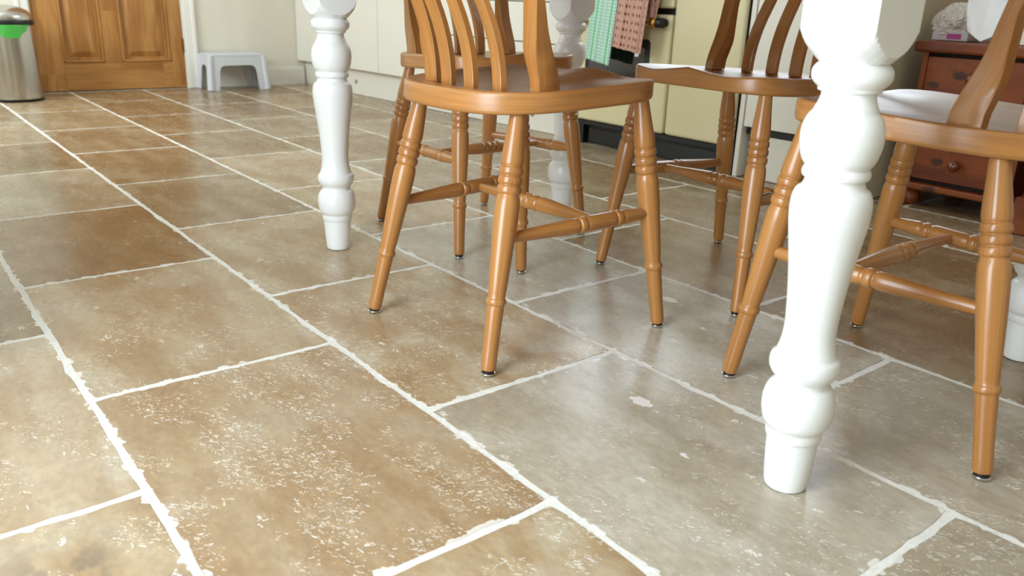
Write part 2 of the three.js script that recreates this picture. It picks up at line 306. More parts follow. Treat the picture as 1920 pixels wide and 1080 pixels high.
structMesh('wall_light_stop', box(0.05, H, 1.3, X0 - T - 0.06, H / 2, (DZ0 + DZ1) / 2), matWall);  // unseen panel added behind the door to stop sky light leaking under it
{ // oak panelled door with painted architrave
  const d = struct('door_1'), x = X0 - 0.035, w = DZ1 - DZ0;
  const slab = (n, z0, z1, y0, y1, ax) => part(n, grain(boxBetween(x - 0.02, x + 0.02, y0, y1, z0, z1, 0.0015), ax, z0 + y0 * 3), matOak, d);
  const s = 0.112, ml = -1.085 - 0.048, mr = -1.085 + 0.048, rb = 0.165;
  slab('stile', DZ0 + 0.003, DZ0 + s - 0.03, 0.006, DH - 0.004, 'y'); slab('stile', DZ1 - s - 0.03, DZ1 - 0.003, 0.006, DH - 0.004, 'y');
  const za = DZ0 + s - 0.03, zb = DZ1 - s - 0.03;
  slab('bottom_rail', za, zb, 0.006, rb, 'z'); slab('middle_rail', za, zb, 0.80, 0.98, 'z'); slab('top_rail', za, zb, DH - 0.11, DH - 0.004, 'z');
  for (const [y0, y1] of [[rb, 0.80], [0.98, DH - 0.11]]) {
    slab('muntin', ml, mr, y0, y1, 'y');
    for (const [z0, z1] of [[za, ml], [mr, zb]]) {
      const p = part('panel', grain(boxBetween(x - 0.012, x - 0.002, y0, y1, z0, z1, 0.0005), 'y', z0), matOak, d);
      // raised field with sloping margins
      const a = 0.03, b = 0.062, f = new THREE.BufferGeometry(), xa = x - 0.002, xb = x + 0.012;
      const c0 = [[y0 + a, z0 + a], [y0 + a, z1 - a], [y1 - a, z1 - a], [y1 - a, z0 + a]], c1 = [[y0 + b, z0 + b], [y0 + b, z1 - b], [y1 - b, z1 - b], [y1 - b, z0 + b]], v = [];
      const tri = (...q) => q.forEach((k) => v.push(...k));
      for (let i = 0; i < 4; i++) { const j = (i + 1) % 4, A = [xa, ...c0[i]], B = [xa, ...c0[j]], C = [xb, ...c1[j]], D = [xb, ...c1[i]]; tri(A, C, B, A, D, C); }
      const [A, B, C, D] = c1.map((q) => [xb, ...q]); tri(A, C, B, A, D, C);
      f.setAttribute('position', new THREE.Float32BufferAttribute(v, 3)); f.computeVertexNormals();
      part('raised_field', grain(f, 'y', z1), matOak, p);
      for (const [q0, q1, r0, r1, ax] of [[y0, y0 + 0.016, z0, z1, 'z'], [y1 - 0.016, y1, z0, z1, 'z'], [y0, y1, z0, z0 + 0.016, 'y'], [y0, y1, z1 - 0.016, z1, 'y']]) part('moulding', grain(boxBetween(x + 0.002, x + 0.025, q0, q1, r0, r1, 0.007), ax, q0), matOak, p);
    }
  }
  for (const y of [0.26, 1.0, 1.78]) part('hinge', new THREE.CylinderGeometry(0.007, 0.007, 0.085, 12).translate(x + 0.028, y, DZ0 + 0.001), P({ color: 0x8a6a3c, metalness: 1, roughness: 0.4 }), d);
  const t = struct('trim_1');
  for (const [a, b, c, e] of [[DZ0 - 0.072, DZ0 - 0.006, 0, DH + 0.07], [DZ1 + 0.006, DZ1 + 0.072, 0, DH + 0.07], [DZ0 - 0.006, DZ1 + 0.006, DH + 0.006, DH + 0.07]]) { part('architrave', boxBetween(X0, X0 + 0.018, c, e, a, b, 0.005), matTrim, t); part('architrave_bead', boxBetween(X0 + 0.014, X0 + 0.026, c, e, a < DZ0 ? a : a + 0.044, a < DZ0 ? a + 0.022 : b, 0.005), matTrim, t); }
  for (const [a, b] of [[DZ0 - 0.006, DZ0 + 0.001], [DZ1 - 0.001, DZ1 + 0.006]]) part('jamb', boxBetween(X0 - T, X0 + 0.004, 0, DH + 0.004, a, b, 0.001), matTrim, t);
  const bl = struct('baseboard_left');
  for (const [a, b] of [[-2.29, DZ0 - 0.073], [DZ1 + 0.073, Z1]]) { part('board', boxBetween(X0, X0 + 0.016, 0, 0.108, a, b, 0.003), matTrim, bl); part('board_bead', boxBetween(X0, X0 + 0.012, 0.104, 0.124, a, b, 0.005), matTrim, bl); }
}

// ------------------------------------------------------------------ painted farmhouse table
const TX = [-0.536, 0.764], TZ = [-1.4344, -0.6934];
{
  const tbl = thing('farmhouse_table', 'white painted farmhouse table with thick turned legs among the wooden chairs', 'table');
  const st = [[0, 0.0262], [0.002, 0.0275], [0.04, 0.0312], [0.072, 0.0335], [0.0755, 0.0352], [0.084, 0.0362], [0.088, 0.0365], [0.096, 0.0415], [0.108, 0.0445], [0.122, 0.0454], [0.136, 0.0432], [0.146, 0.0385], [0.1495, 0.0345], [0.154, 0.0335], [0.158, 0.0345], [0.1625, 0.0385], [0.170, 0.0424], [0.178, 0.0434], [0.186, 0.0418], [0.190, 0.0378], [0.194, 0.0362], [0.203, 0.0338], [0.218, 0.0318], [0.232, 0.0316], [0.264, 0.0336], [0.30, 0.0372], [0.335, 0.0418], [0.362, 0.0455], [0.380, 0.0466], [0.393, 0.0452], [0.4015, 0.0415], [0.4045, 0.0372], [0.411, 0.0342], [0.4145, 0.0345], [0.4165, 0.0378], [0.421, 0.0388], [0.4255, 0.0378], [0.428, 0.0365], [0.436, 0.0412], [0.450, 0.0452], [0.464, 0.0464], [0.477, 0.0448], [0.488, 0.040], [0.4925, 0.0362], [0.4955, 0.0352], [0.503, 0.0318], [0.510, 0.0302], [0.5135, 0.0306], [0.515, 0.0345], [0.5185, 0.0352], [0.5215, 0.0385], [0.527, 0.0428], [0.533, 0.0440], [0.539, 0.0430], [0.5445, 0.0388], [0.546, 0.036]];
  const turned = lathe(profile(st, 4), 72);
  // square block whose foot is turned back to the round
  const a = 0.0452, hs = [], seg = 96, pos = [], idx = [];
  for (let i = 0; i <= 26; i++) { const t = i / 26; hs.push([0.545 + 0.047 * t, 0.036 + 0.030 * Math.sin(t * Math.PI / 2 * 0.98) ** 0.9]); }
  hs.push([0.62, 1], [0.735, 1]);
  for (const [h, R] of hs) for (let k = 0; k <= seg; k++) { const th = k / seg * Math.PI * 2 + Math.PI / 4, c = Math.cos(th), s = Math.sin(th), r = Math.min(a / Math.max(Math.abs(c), Math.abs(s)), R); pos.push(c * r, h, s * r); }
  for (let i = 0; i < hs.length - 1; i++) for (let k = 0; k < seg; k++) { const q = i * (seg + 1) + k, w = q + seg + 1; idx.push(q, w, q + 1, w, w + 1, q + 1); }
  let block = new THREE.BufferGeometry(); block.setAttribute('position', new THREE.Float32BufferAttribute(pos, 3)); block.setIndex(idx); block = toCreasedNormals(block, 0.5);
  for (const x of TX) for (const z of TZ) { const leg = part('leg', turned, matWhitePaint, tbl, [x, 0.001, z]); part('block', block, matWhitePaint, leg); }
  const ap = 0.64;
  for (const z of TZ) part('apron', boxBetween(TX[0] + a, TX[1] - a, ap, 0.735, z - 0.012, z + 0.012), matWhitePaint, tbl);
  for (const x of TX) part('apron', boxBetween(x - 0.012, x + 0.012, ap, 0.735, TZ[0] + a, TZ[1] - a), matWhitePaint, tbl);
  const nb = 6, z0 = TZ[0] - 0.1, z1 = TZ[1] + 0.1, bw = (z1 - z0) / nb;
  for (let k = 0; k < nb; k++) part('top_board', grain(boxBetween(TX[0] - 0.1, TX[1] + 0.1, 0.735, 0.768, z0 + k * bw + 0.0004, z0 + (k + 1) * bw - 0.0004, 0.003), 'x', k * 0.37), matOak, tbl);
}

// ------------------------------------------------------------------ lath-back kitchen chairs
function makeChair() {
  const ch = new THREE.Group();
  const yTop = (f) => 0.4695 + f * 0.045, thick = 0.037;
  { // saddled seat
    const nr = 14, na = 96, pos = [], uv = [], idx = [];
    const rim = (k) => { const th = k / na * Math.PI * 2, c = Math.cos(th), s = Math.sin(th), n = s > 0 ? 4.6 : 3.0; const cc = Math.sign(c) * Math.abs(c) ** (2 / n), ss = Math.sign(s) * Math.abs(s) ** (2 / n); const f = ss > 0 ? ss * 0.192 : ss * 0.196, w = lerp(0.178, 0.203, (f + 0.196) / 0.388); return [cc * w, f]; };
    const dish = (s, f, q) => { const e = Math.max(0, 1 - q * q); return -0.017 * e ** 0.8 * sstep(-0.2, -0.1, f) + 0.0085 * Math.exp(-((s / 0.035) ** 2)) * sstep(-0.02, 0.15, f) * (1 - 0.35 * q) - 0.006 * sstep(0.10, 0.19, f) * Math.exp(-(((Math.abs(s) - 0.1) / 0.05) ** 2)); };
    const rings = [];
    for (let i = 0; i <= nr; i++) rings.push([i / nr * 0.97, 0, 1]);
    rings.push([0.985, -0.0012, 1], [0.996, -0.004, 0], [1, -0.009, 0], [1, -thick + 0.007, 0], [0.992, -thick + 0.002, 0], [0.975, -thick, 0], [0.5, -thick, 0], [0, -thick, 0]);
    rings.forEach(([q, dy, top], i) => { for (let k = 0; k <= na; k++) { const [s0, f0] = rim(k), s = s0 * q, f = f0 * q; const flat = i > nr + 1 ? (i < nr + 4 ? dish(s, f, 1) * 0.9 : 0) : dish(s, f, q); pos.push(s, yTop(f) + dy + flat, f); if (i > nr + 1) uv.push(dy * 1.0 + 0.3, k / na * 1.2); else uv.push(s, f); } });
    for (let i = 0; i < rings.length - 1; i++) for (let k = 0; k < na; k++) { const q = i * (na + 1) + k, w = q + na + 1; idx.push(q, q + 1, w, w, q + 1, w + 1); }
    let g = new THREE.BufferGeometry(); g.setAttribute('position', new THREE.Float32BufferAttribute(pos, 3)); g.setAttribute('uv', new THREE.Float32BufferAttribute(uv, 2)); g.setIndex(idx); g.computeVertexNormals();
    part('seat', g, matSeat, ch);
  }
  // turned leg, t from foot to seat
  const legSt = [[0, 0.0112], [0.004, 0.0124], [0.10, 0.0133], [0.24, 0.0147], [0.2585, 0.0150], [0.262, 0.0166], [0.272, 0.0174], [0.282, 0.0166], [0.286, 0.0150], [0.33, 0.0158], [0.44, 0.0180], [0.55, 0.0201], [0.63, 0.0208], [0.665, 0.0200], [0.682, 0.0178], [0.686, 0.0180], [0.693, 0.0200], [0.704, 0.0206], [0.715, 0.0199], [0.7215, 0.0179], [0.729, 0.0199], [0.740, 0.0204], [0.751, 0.0197], [0.7575, 0.0177], [0.765, 0.0196], [0.776, 0.0201], [0.787, 0.0193], [0.793, 0.0176], [0.800, 0.0186], [0.815, 0.0191], [0.86, 0.0178], [0.93, 0.0150], [1.0, 0.0128], [1.02, 0.0126]];
  const turn = (st, len) => lathe(profile(st.map(([t, r]) => [t * len, r]), 4), 32);
  const between = (geo, a, b, name, mat) => { const A = new THREE.Vector3(...a), B = new THREE.Vector3(...b), m = part(name, geo, mat, ch, a); m.quaternion.setFromUnitVectors(new THREE.Vector3(0, 1, 0), B.clone().sub(A).normalize()); return m; };
  const legs = [[0.2055, 0.2005, 0.166, 0.143], [-0.2055, 0.2005, -0.166, 0.143], [0.1815, -0.209, 0.137, -0.123], [-0.1815, -0.209, -0.137, -0.123]];
  const at = (l, y) => { const t = (y - 0.009) / (yTop(l[3]) - thick + 0.004 - 0.009); return [lerp(l[0], l[2], t), y, lerp(l[1], l[3], t)]; };
  for (const l of legs) {
    const a = [l[0], 0.009, l[1]], b = [l[2], yTop(l[3]) - thick + 0.004, l[3]], len = Math.hypot(b[0] - a[0], b[1] - a[1], b[2] - a[2]);
    const m = between(turn(legSt, len), a, b, 'leg', matHoneyTurned);
    const gl = part('glide', lathe([[0, 0.0001], [0, 0.0085], [0.0012, 0.0112], [0.0035, 0.0121], [0.0055, 0.0118], [0.006, 0.0005]], 28), matChrome, m);
    const pad = part('glide_pad', new THREE.CylinderGeometry(0.0105, 0.0105, 0.006, 24), matBlack, m);
    const inv = m.quaternion.clone().invert();
    for (const [o, y] of [[gl, -0.0085], [pad, -0.001]]) { o.position.set(0, y, 0).applyQuaternion(inv); o.quaternion.copy(inv); }
  }
  const sideSt = [[0, 0.0088], [0.05, 0.0093], [0.2, 0.0112], [0.36, 0.0135], [0.455, 0.0143], [0.468, 0.0128], [0.476, 0.0128], [0.482, 0.0150], [0.497, 0.0157], [0.512, 0.0150], [0.518, 0.0130], [0.528, 0.0130], [0.54, 0.0142], [0.62, 0.0146], [0.715, 0.0142], [0.724, 0.0130], [0.733, 0.0130], [0.739, 0.0149], [0.753, 0.0156], [0.767, 0.0149], [0.773, 0.0130], [0.783, 0.0130], [0.80, 0.0140], [0.9, 0.0115], [1, 0.009]];
  const mids = [];
  for (const s of [0, 1]) {
    const r = at(legs[2 + s], 0.226), f = at(legs[s], 0.232), len = Math.hypot(r[0] - f[0], r[1] - f[1], r[2] - f[2]);
    between(turn(sideSt, len), r, f, 'side_stretcher', matHoneyTurned);
    mids.push([lerp(r[0], f[0], 0.62), lerp(r[1], f[1], 0.62), lerp(r[2], f[2], 0.62)]);
  }
  const crossSt = [[0, 0.0082], [0.1, 0.0092], [0.28, 0.0128], [0.40, 0.0150], [0.435, 0.0150], [0.445, 0.0134], [0.455, 0.0150], [0.478, 0.0156], [0.489, 0.0140], [0.5, 0.0134], [0.511, 0.0140], [0.522, 0.0156], [0.545, 0.0150], [0.555, 0.0134], [0.565, 0.0150], [0.60, 0.0150], [0.72, 0.0128], [0.9, 0.0092], [1, 0.0082]];
  between(turn(crossSt, Math.hypot(mids[0][0] - mids[1][0], mids[0][2] - mids[1][2])), mids[0], mids[1], 'cross_stretcher', matHoneyTurned);
  // chamfered bar swept up a list of sections [y, back, half width, half depth, sideways]
  const bar = (secs, x, f, fan, y0) => {
    const pos = [], uv = [], idx = [], c = 0.12, n = secs.length, ca = Math.cos(fan), sa = Math.sin(fan);
    const ring = [[-1, -1 + c], [-1 + c * 0.6, -1], [1 - c * 0.6, -1], [1, -1 + c], [1, 1 - c], [1 - c * 0.6, 1], [-1 + c * 0.6, 1], [-1, 1 - c]];
    secs.forEach(([y, b, hw, hd, sx]) => { for (let k = 0; k <= 8; k++) { const [qx, qz] = ring[k % 8], lx = qx * hw + (sx ?? 0), lz = qz * hd - b; pos.push(x + lx * ca + lz * sa, y0 + y, f - lx * sa + lz * ca); uv.push(qx * hw + qz * hd * 0.8 + x * 3, y); } });
    for (let i = 0; i < n - 1; i++) for (let k = 0; k < 8; k++) { const q = i * 9 + k, w = q + 9; idx.push(q, w, q + 1, w, w + 1, q + 1); }
    for (let k = 1; k < 7; k++) { idx.push(0, k, k + 1); const o = (n - 1) * 9; idx.push(o, o + k + 1, o + k); }
    let g = new THREE.BufferGeometry(); g.setAttribute('position', new THREE.Float32BufferAttribute(pos, 3)); g.setAttribute('uv', new THREE.Float32BufferAttribute(uv, 2)); g.setIndex(idx);
    return toCreasedNormals(g, 0.45);
  };
  const lean = (h) => h < 0.137 ? 1.9 * h * h : 0.0357 + 0.52 * (h - 0.137) - 0.62 * (h - 0.137) ** 2;
  const yb = 0.4625;
  [[0.094, -0.128, 0.16], [0.032, -0.139, 0.05], [-0.032, -0.139, -0.05], [-0.094, -0.128, -0.16]].forEach(([x, f, fan]) => {
    const secs = []; for (let k = 0; k <= 22; k++) { const h = k / 22 * 0.44; secs.push([h - 0.006, lean(h), 0.0138 + 0.001 * Math.sin(h * 9), 0.0062, 0]); }
    part('back_slat', bar(secs, x, f, fan, yTop(f)), matHoney, ch);
  });
  for (const sg of [1, -1]) {                                     // shaped outer posts with the knee above the seat
    const secs = [];
    const K = [[-0.006, 0.0225, -0.0225, 0.0120, 0], [0.015, 0.0240, -0.0195, 0.0124, 0.0005], [0.038, 0.0295, -0.0115, 0.0145, 0.0025], [0.057, 0.0338, -0.0038, 0.0160, 0.0042], [0.068, 0.0345, 0.0005, 0.0163, 0.0044], [0.09, 0.0350, 0.0080, 0.0164, 0.0044], [0.137, 0.0368, 0.0182, 0.0165, 0.0042], [0.20, 0.053, 0.0335, 0.0165, 0.003], [0.30, 0.093, 0.073, 0.0165, 0], [0.38, 0.126, 0.106, 0.0165, -0.003], [0.44, 0.148, 0.128, 0.0165, -0.006]];
    for (let k = 0; k <= 44; k++) { const h = -0.006 + k / 44 * 0.446; let i = 0; while (i < K.length - 2 && K[i + 1][0] < h) i++; const A = K[i], B = K[i + 1], t = clamp((h - A[0]) / (B[0] - A[0])); const v = A.map((q, j) => lerp(q, B[j], t)); secs.push([h, (v[1] + v[2]) / 2, v[3], (v[1] - v[2]) / 2, -sg * v[4]]); }
    part('back_post', bar(secs, sg * 0.150, -0.078, sg * 0.03, yTop(-0.078)), matHoney, ch);
  }
  { // curved crest rail
    const secs = []; for (let k = 0; k <= 20; k++) { const t = k / 20 * 2 - 1; secs.push(t); }
    const f = (u, v) => { const t = u * 2 - 1; return new THREE.Vector3(t * 0.19, yb + 0.415 + v * 0.085 + 0.02 * (1 - t * t) * v, -0.139 - 0.148 + 0.055 * t * t - 0.02 * v); };
    part('crest_rail', grain(shell(f, 24, 6, 0.022), 'x'), matHoney, ch);
  }
  return ch;
}
const chairProto = makeChair();
[
  [0.080, -0.7647, 3.1819, 'honey wooden lath-back chair on the table side opposite the range cooker'],
  [-0.5068, -1.1012, 1.5863, 'wooden lath-back chair at the table end nearest the oak door and step stool'],
  [0.1262, -1.3611, -0.0194, 'wooden lath-back chair on the cooker side of the white table, its back in shade'],
  [0.7054, -1.1111, -1.5669, 'wooden lath-back chair at the table end in front of the pine chest'],
].forEach(([x, z, r, label]) => {
  const c = chairProto.clone(); c.name = numbered('dining_chair'); c.position.set(x, 0.0005, z); c.rotation.y = r;
  c.userData = {}; tag(c, label, 'chair', 'dining chairs round the white table'); scene.add(c);
});

// ------------------------------------------------------------------ kitchen run, set at a slight angle to the tiles
const RUN = Math.atan2(0.11, 2.74);
function runThing(name, label, category, x, group) { // x measured from the cooker towards the oak door
  const g = thing(name, label, category, [-1.505 - x * Math.cos(RUN), 0, -2.375 + x * Math.sin(RUN)], RUN, group); return g;
}
// local frame of a unit: its front face at z = 0, x from -w to 0
function doorLeaf(parent, name, x0, x1, y0, y1, mat = matCabinet) {
  const d = part(name, boxBetween(x0, x1, y0, y1, 0.0, 0.019, 0.0025), mat, parent);
  return d;
}
const PT = 0.162;
[[1.665, 0.545], [2.21, 0.495]].forEach(([x, w], i) => {
  const u = runThing('base_cabinet', i ? 'cream kitchen cupboard in the corner beside the grey step stool' : 'cream kitchen cupboard second from the corner by the step stool', 'cabinet', x);
  part('carcass', boxBetween(-w + (i ? 0.05 : 0), 0, PT + 0.004, 0.868, -0.55, -0.002), matCabinet, u); doorLeaf(u, 'door', -w + 0.002, -0.002, PT, 0.862);
});
{
  const w = 0.625, u = runThing('base_cabinet', 'cream kitchen cupboard with a single door next to the drawers', 'cabinet', 1.04);
  part('carcass', boxBetween(-w, 0, PT + 0.004, 0.868, -0.56, -0.002), matCabinet, u); doorLeaf(u, 'door', -w + 0.002, -0.0025, PT, 0.862);
}
[[0.0, 0.5, 'cream kitchen drawer unit standing against the range cooker'], [0.5, 0.54, 'cream kitchen drawer unit between the cupboards and the next drawers']].forEach(([x, w, label]) => {
  const u = runThing('drawer_cabinet', label, 'cabinet', x);
  part('carcass', boxBetween(-w, 0, PT + 0.004, 0.868, -0.56, -0.004), P({ color: 0x5b5648, roughness: 0.8 }), u);
  for (const [a, b] of [[PT, 0.413], [0.4175, 0.593], [0.5975, 0.73], [0.7345, 0.862]]) doorLeaf(u, 'drawer_front', -w + 0.002, -0.0025, a, b);
});
{
  const p = runThing('cabinet_plinth', 'cream plinth board with round screw caps under the kitchen cupboards', 'plinth', 0);
  part('board', boxBetween(-2.70, 0, 0.0015, PT - 0.008, -0.055, -0.037, 0.001), matCabinet, p);
  for (const x of [-0.345, -2.02]) { part('screw_cap', new THREE.CylinderGeometry(0.0125, 0.0125, 0.004, 24).rotateX(Math.PI / 2).translate(x, 0.078, -0.0355), matGrey, p); }
}
{
  const w = thing('worktop', 'worktop running over the cream kitchen cupboards', 'worktop', [-1.505, 0, -2.375], RUN);
  part('slab', boxBetween(-2.675, -0.003, 0.869, 0.908, -0.56, 0.03, 0.006), P({ color: 0x6f6a60, roughness: 0.4 }), w);
}
{ // range cooker
  const c = thing('range_cooker', 'cream range cooker with a black glass oven window and black base', 'cooker', [-1.0625, 0, -2.375]);
  const hw = 0.4375;
  part('body', boxBetween(-hw + 0.003, hw - 0.003, 0.10, 0.90, -0.56, -0.004), P({ color: 0x2a2822, roughness: 0.6 }), c);
  const od = part('oven_door', boxBetween(-hw + 0.004, 0.096, 0.108, 0.566, 0, 0.03, 0.012), matCooker, c);
  const win = new THREE.Shape(); { const x0 = -0.375, x1 = -0.005, y0 = 0.205, y1 = 0.468, r = 0.022; win.moveTo(x0 + r, y0); win.lineTo(x1 - r, y0); win.quadraticCurveTo(x1, y0, x1, y0 + r); win.lineTo(x1, y1 - r); win.quadraticCurveTo(x1, y1, x1 - r, y1); win.lineTo(x0 + r, y1); win.quadraticCurveTo(x0, y1, x0, y1 - r); win.lineTo(x0, y0 + r); win.quadraticCurveTo(x0, y0, x0 + r, y0); }
  part('window_surround', new THREE.ExtrudeGeometry(win, { depth: 0.004, bevelEnabled: false, curveSegments: 8 }).translate(0, 0, 0.029), matBlack, od);
  part('window_glass', boxBetween(-0.352, -0.028, 0.235, 0.438, 0.031, 0.0345, 0.001), matGlassBlack, od);
  part('grill_door', boxBetween(-hw + 0.004, 0.096, 0.588, 0.755, 0, 0.03, 0.012), matCooker, c);
  part('side_oven_door', boxBetween(0.104, hw - 0.004, 0.108, 0.755, 0, 0.03, 0.012), matCooker, c);
  part('door_gap', boxBetween(-hw + 0.02, 0.1, 0.564, 0.590, -0.004, 0.012), matBlack, c);
  part('control_panel', boxBetween(-hw, hw, 0.762, 0.872, -0.01, 0.034, 0.008), matCooker, c);
  part('hob', boxBetween(-hw, hw, 0.872, 0.905, -0.55, 0.03, 0.006), matBlack, c);
  part('base', boxBetween(-hw + 0.006, hw - 0.006, 0.085, 0.104, -0.5, 0.012), matBlack, c);
  part('base_skirt', boxBetween(-hw + 0.012, hw - 0.012, 0.0015, 0.087, -0.5, -0.02), matBlack, c);
  part('base_drawer', boxBetween(-hw + 0.06, hw - 0.06, 0.012, 0.07, -0.03, -0.014), P({ color: 0x121315, roughness: 0.3 }), c);
  for (const s of [-1, 1]) part('base_foot', boxBetween(s * (hw - 0.026) - 0.02, s * (hw - 0.026) + 0.02, 0.0015, 0.086, -0.04, 0.006), matBlack, c);
  const tr = part('towel_rail', new THREE.CylinderGeometry(0.009, 0.009, 0.80, 20).rotateZ(Math.PI / 2).translate(0, 0.745, 0.082), matBrass, c);
  for (const s of [-1, 1]) part('rail_bracket', new THREE.CylinderGeometry(0.011, 0.011, 0.06, 16).rotateX(Math.PI / 2).translate(s * 0.385, 0.745, 0.055), matBlack, tr);
  const rail = part('oven_handle', new THREE.CylinderGeometry(0.009, 0.009, 0.43, 20).rotateZ(Math.PI / 2).translate(-0.17, 0.534, 0.062), matChrome, c);
  for (const [x, s] of [[-0.385, -1], [0.046, 1]]) {
    part('handle_collar', lathe([[-0.019, 0.003], [-0.018, 0.012], [-0.010, 0.0185], [0, 0.0205], [0.010, 0.0195], [0.017, 0.015], [0.018, 0.003]], 24).rotateZ(Math.PI / 2).translate(x - s * 0.016, 0.534, 0.062), matBrass, rail);
    part('handle_bracket', mergeGeometries([new THREE.CylinderGeometry(0.0185, 0.0185, 0.03, 24).rotateZ(Math.PI / 2).translate(x + s * 0.018, 0.534, 0.062), new THREE.CylinderGeometry(0.012, 0.015, 0.045, 20).rotateX(Math.PI / 2).translate(x + s * 0.018, 0.534, 0.05)]), matBlack, rail);
  }
}
// towels over the cooker rail
function canvas(w, h, draw) { const c = document.createElement('canvas'); c.width = w; c.height = h; draw(c.getContext('2d')); const t = new THREE.CanvasTexture(c); t.colorSpace = THREE.SRGBColorSpace; t.wrapS = t.wrapT = THREE.RepeatWrapping; return t; }
const greenCheck = canvas(512, 1024, (g) => {
  g.fillStyle = '#d6ebe0'; g.fillRect(0, 0, 512, 1024); g.fillStyle = 'rgba(135,200,170,0.5)';
  for (let y = 0; y < 1024; y += 22) g.fillRect(0, y, 512, 9);
  g.fillStyle = 'rgba(140,210,175,0.4)'; for (let x = 0; x < 512; x += 22) g.fillRect(x, 0, 8, 1024);
  g.fillStyle = 'rgba(100,190,120,0.8)'; g.fillRect(96, 0, 34, 1024); g.fillRect(392, 0, 34, 1024);
});
const pinkSpot = canvas(512, 1024, (g) => {
  g.fillStyle = '#c79a88'; g.fillRect(0, 0, 512, 1024); g.fillStyle = 'rgba(255,230,215,0.25)'; for (let y = 0; y < 1024; y += 6) g.fillRect(0, y, 512, 2);
  for (let j = 0; j < 17; j++) for (let i = 0; i < 8; i++) { const x = 34 + i * 63, y = 30 + j * 60; g.fillStyle = '#7e2b2c'; g.beginPath(); g.moveTo(x, y - 17); g.lineTo(x + 13, y); g.lineTo(x, y + 17); g.lineTo(x - 13, y); g.closePath(); g.fill(); }
});
function hang(x0, x1, yf, yb, amp, ph, skew) { // front drop to yf, over the rail, back drop to yb
  const R = 0.0125, yr = 0.745, zr = -2.293, lf = yr - yf, lb = yr - yb, arc = Math.PI * R, tot = lf + arc + lb;
  return (u, v) => {
    const s = v * tot, x = lerp(x0, x1, u), d = s < lf ? lf - s : 0, w = amp * Math.sin(u * 11 + ph) * Math.min(1, d / 0.08) + amp * 0.5 * Math.sin(u * 23 + ph * 2) * Math.min(1, d / 0.1);
    if (s < lf) return new THREE.Vector3(x + skew * d, yf + s - (u - 0.5) * 0.02 * (d / lf), zr + R + 0.004 + Math.abs(w) + 0.004 * d);
    if (s < lf + arc) { const t = (s - lf) / R; return new THREE.Vector3(x, yr + Math.sin(t) * R, zr + Math.cos(t) * R + (t < 1.57 ? 0.004 * Math.cos(t) : 0)); }
    return new THREE.Vector3(x, yr - (s - lf - arc), zr - R);
  };
}
{
  const g = thing('tea_towel', 'pale green checked tea towel hanging on the cooker rail', 'towel');
  part('cloth', shell(hang(-1.325, -1.180, 0.368, 0.57, 0.006, 1, -0.11), 48, 60, 0.0022), P({ map: greenCheck, roughness: 0.95, sheen: 0.3 }), g);
  const p = thing('tea_towel', 'dusty pink tea towel with dark red diamonds on the cooker rail', 'towel');
  part('cloth', shell(hang(-1.178, -1.013, 0.425, 0.60, 0.007, 2.4, -0.11), 48, 60, 0.0024), P({ map: pinkSpot, roughness: 0.95, sheen: 0.3 }), p);
  part('back_fold', shell((u, v) => new THREE.Vector3(lerp(-1.065, -0.995, u) - 0.02 * (1 - v), lerp(0.553, 0.74, v) + 0.01 * Math.sin(u * 5), -2.3085 + 0.004 * Math.sin(u * 14 + v * 5)), 24, 20, 0.0024), P({ map: pinkSpot, roughness: 0.95 }), p);
  part('care_label', boxBetween(-1.083, -1.063, 0.404, 0.428, -2.275, -2.2742, 0.0003), P({ color: 0xe9e6e0, roughness: 0.8 }), p);
}
{ // unit to the right of the cooker: end panel, door, shadow gap, lower panel
  const u = thing('appliance_cabinet', 'cream kitchen unit with a black gap above its plinth, beside the cooker', 'cabinet', [0, 0, -2.385]);
  part('end_panel', boxBetween(-0.618, -0.598, 0.0015, 0.868, -0.56, 0.022), matCabinet, u);
  part('carcass', boxBetween(-0.596, -0.14, 0.19, 0.868, -0.56, -0.003), matCabinet, u);
  part('door', boxBetween(-0.594, -0.1425, 0.19, 0.862, 0, 0.019, 0.002), matCabinet, u);
  part('gap_strip', boxBetween(-0.594, -0.1425, 0.160, 0.187, -0.05, -0.004), matBlack, u);
  part('plinth', boxBetween(-0.565, -0.1425, 0.0015, 0.163, -0.05, -0.006), matCabinet, u);
  part('side_panel', boxBetween(-0.1395, -0.12, 0.0015, 0.868, -0.56, 0.02), P({ color: 0xcdbfa2, roughness: 0.6 }), u);
  part('worktop', boxBetween(-0.618, -0.10, 0.869, 0.908, -0.565, 0.045, 0.006), P({ color: 0x6f6a60, roughness: 0.4 }), u);
}
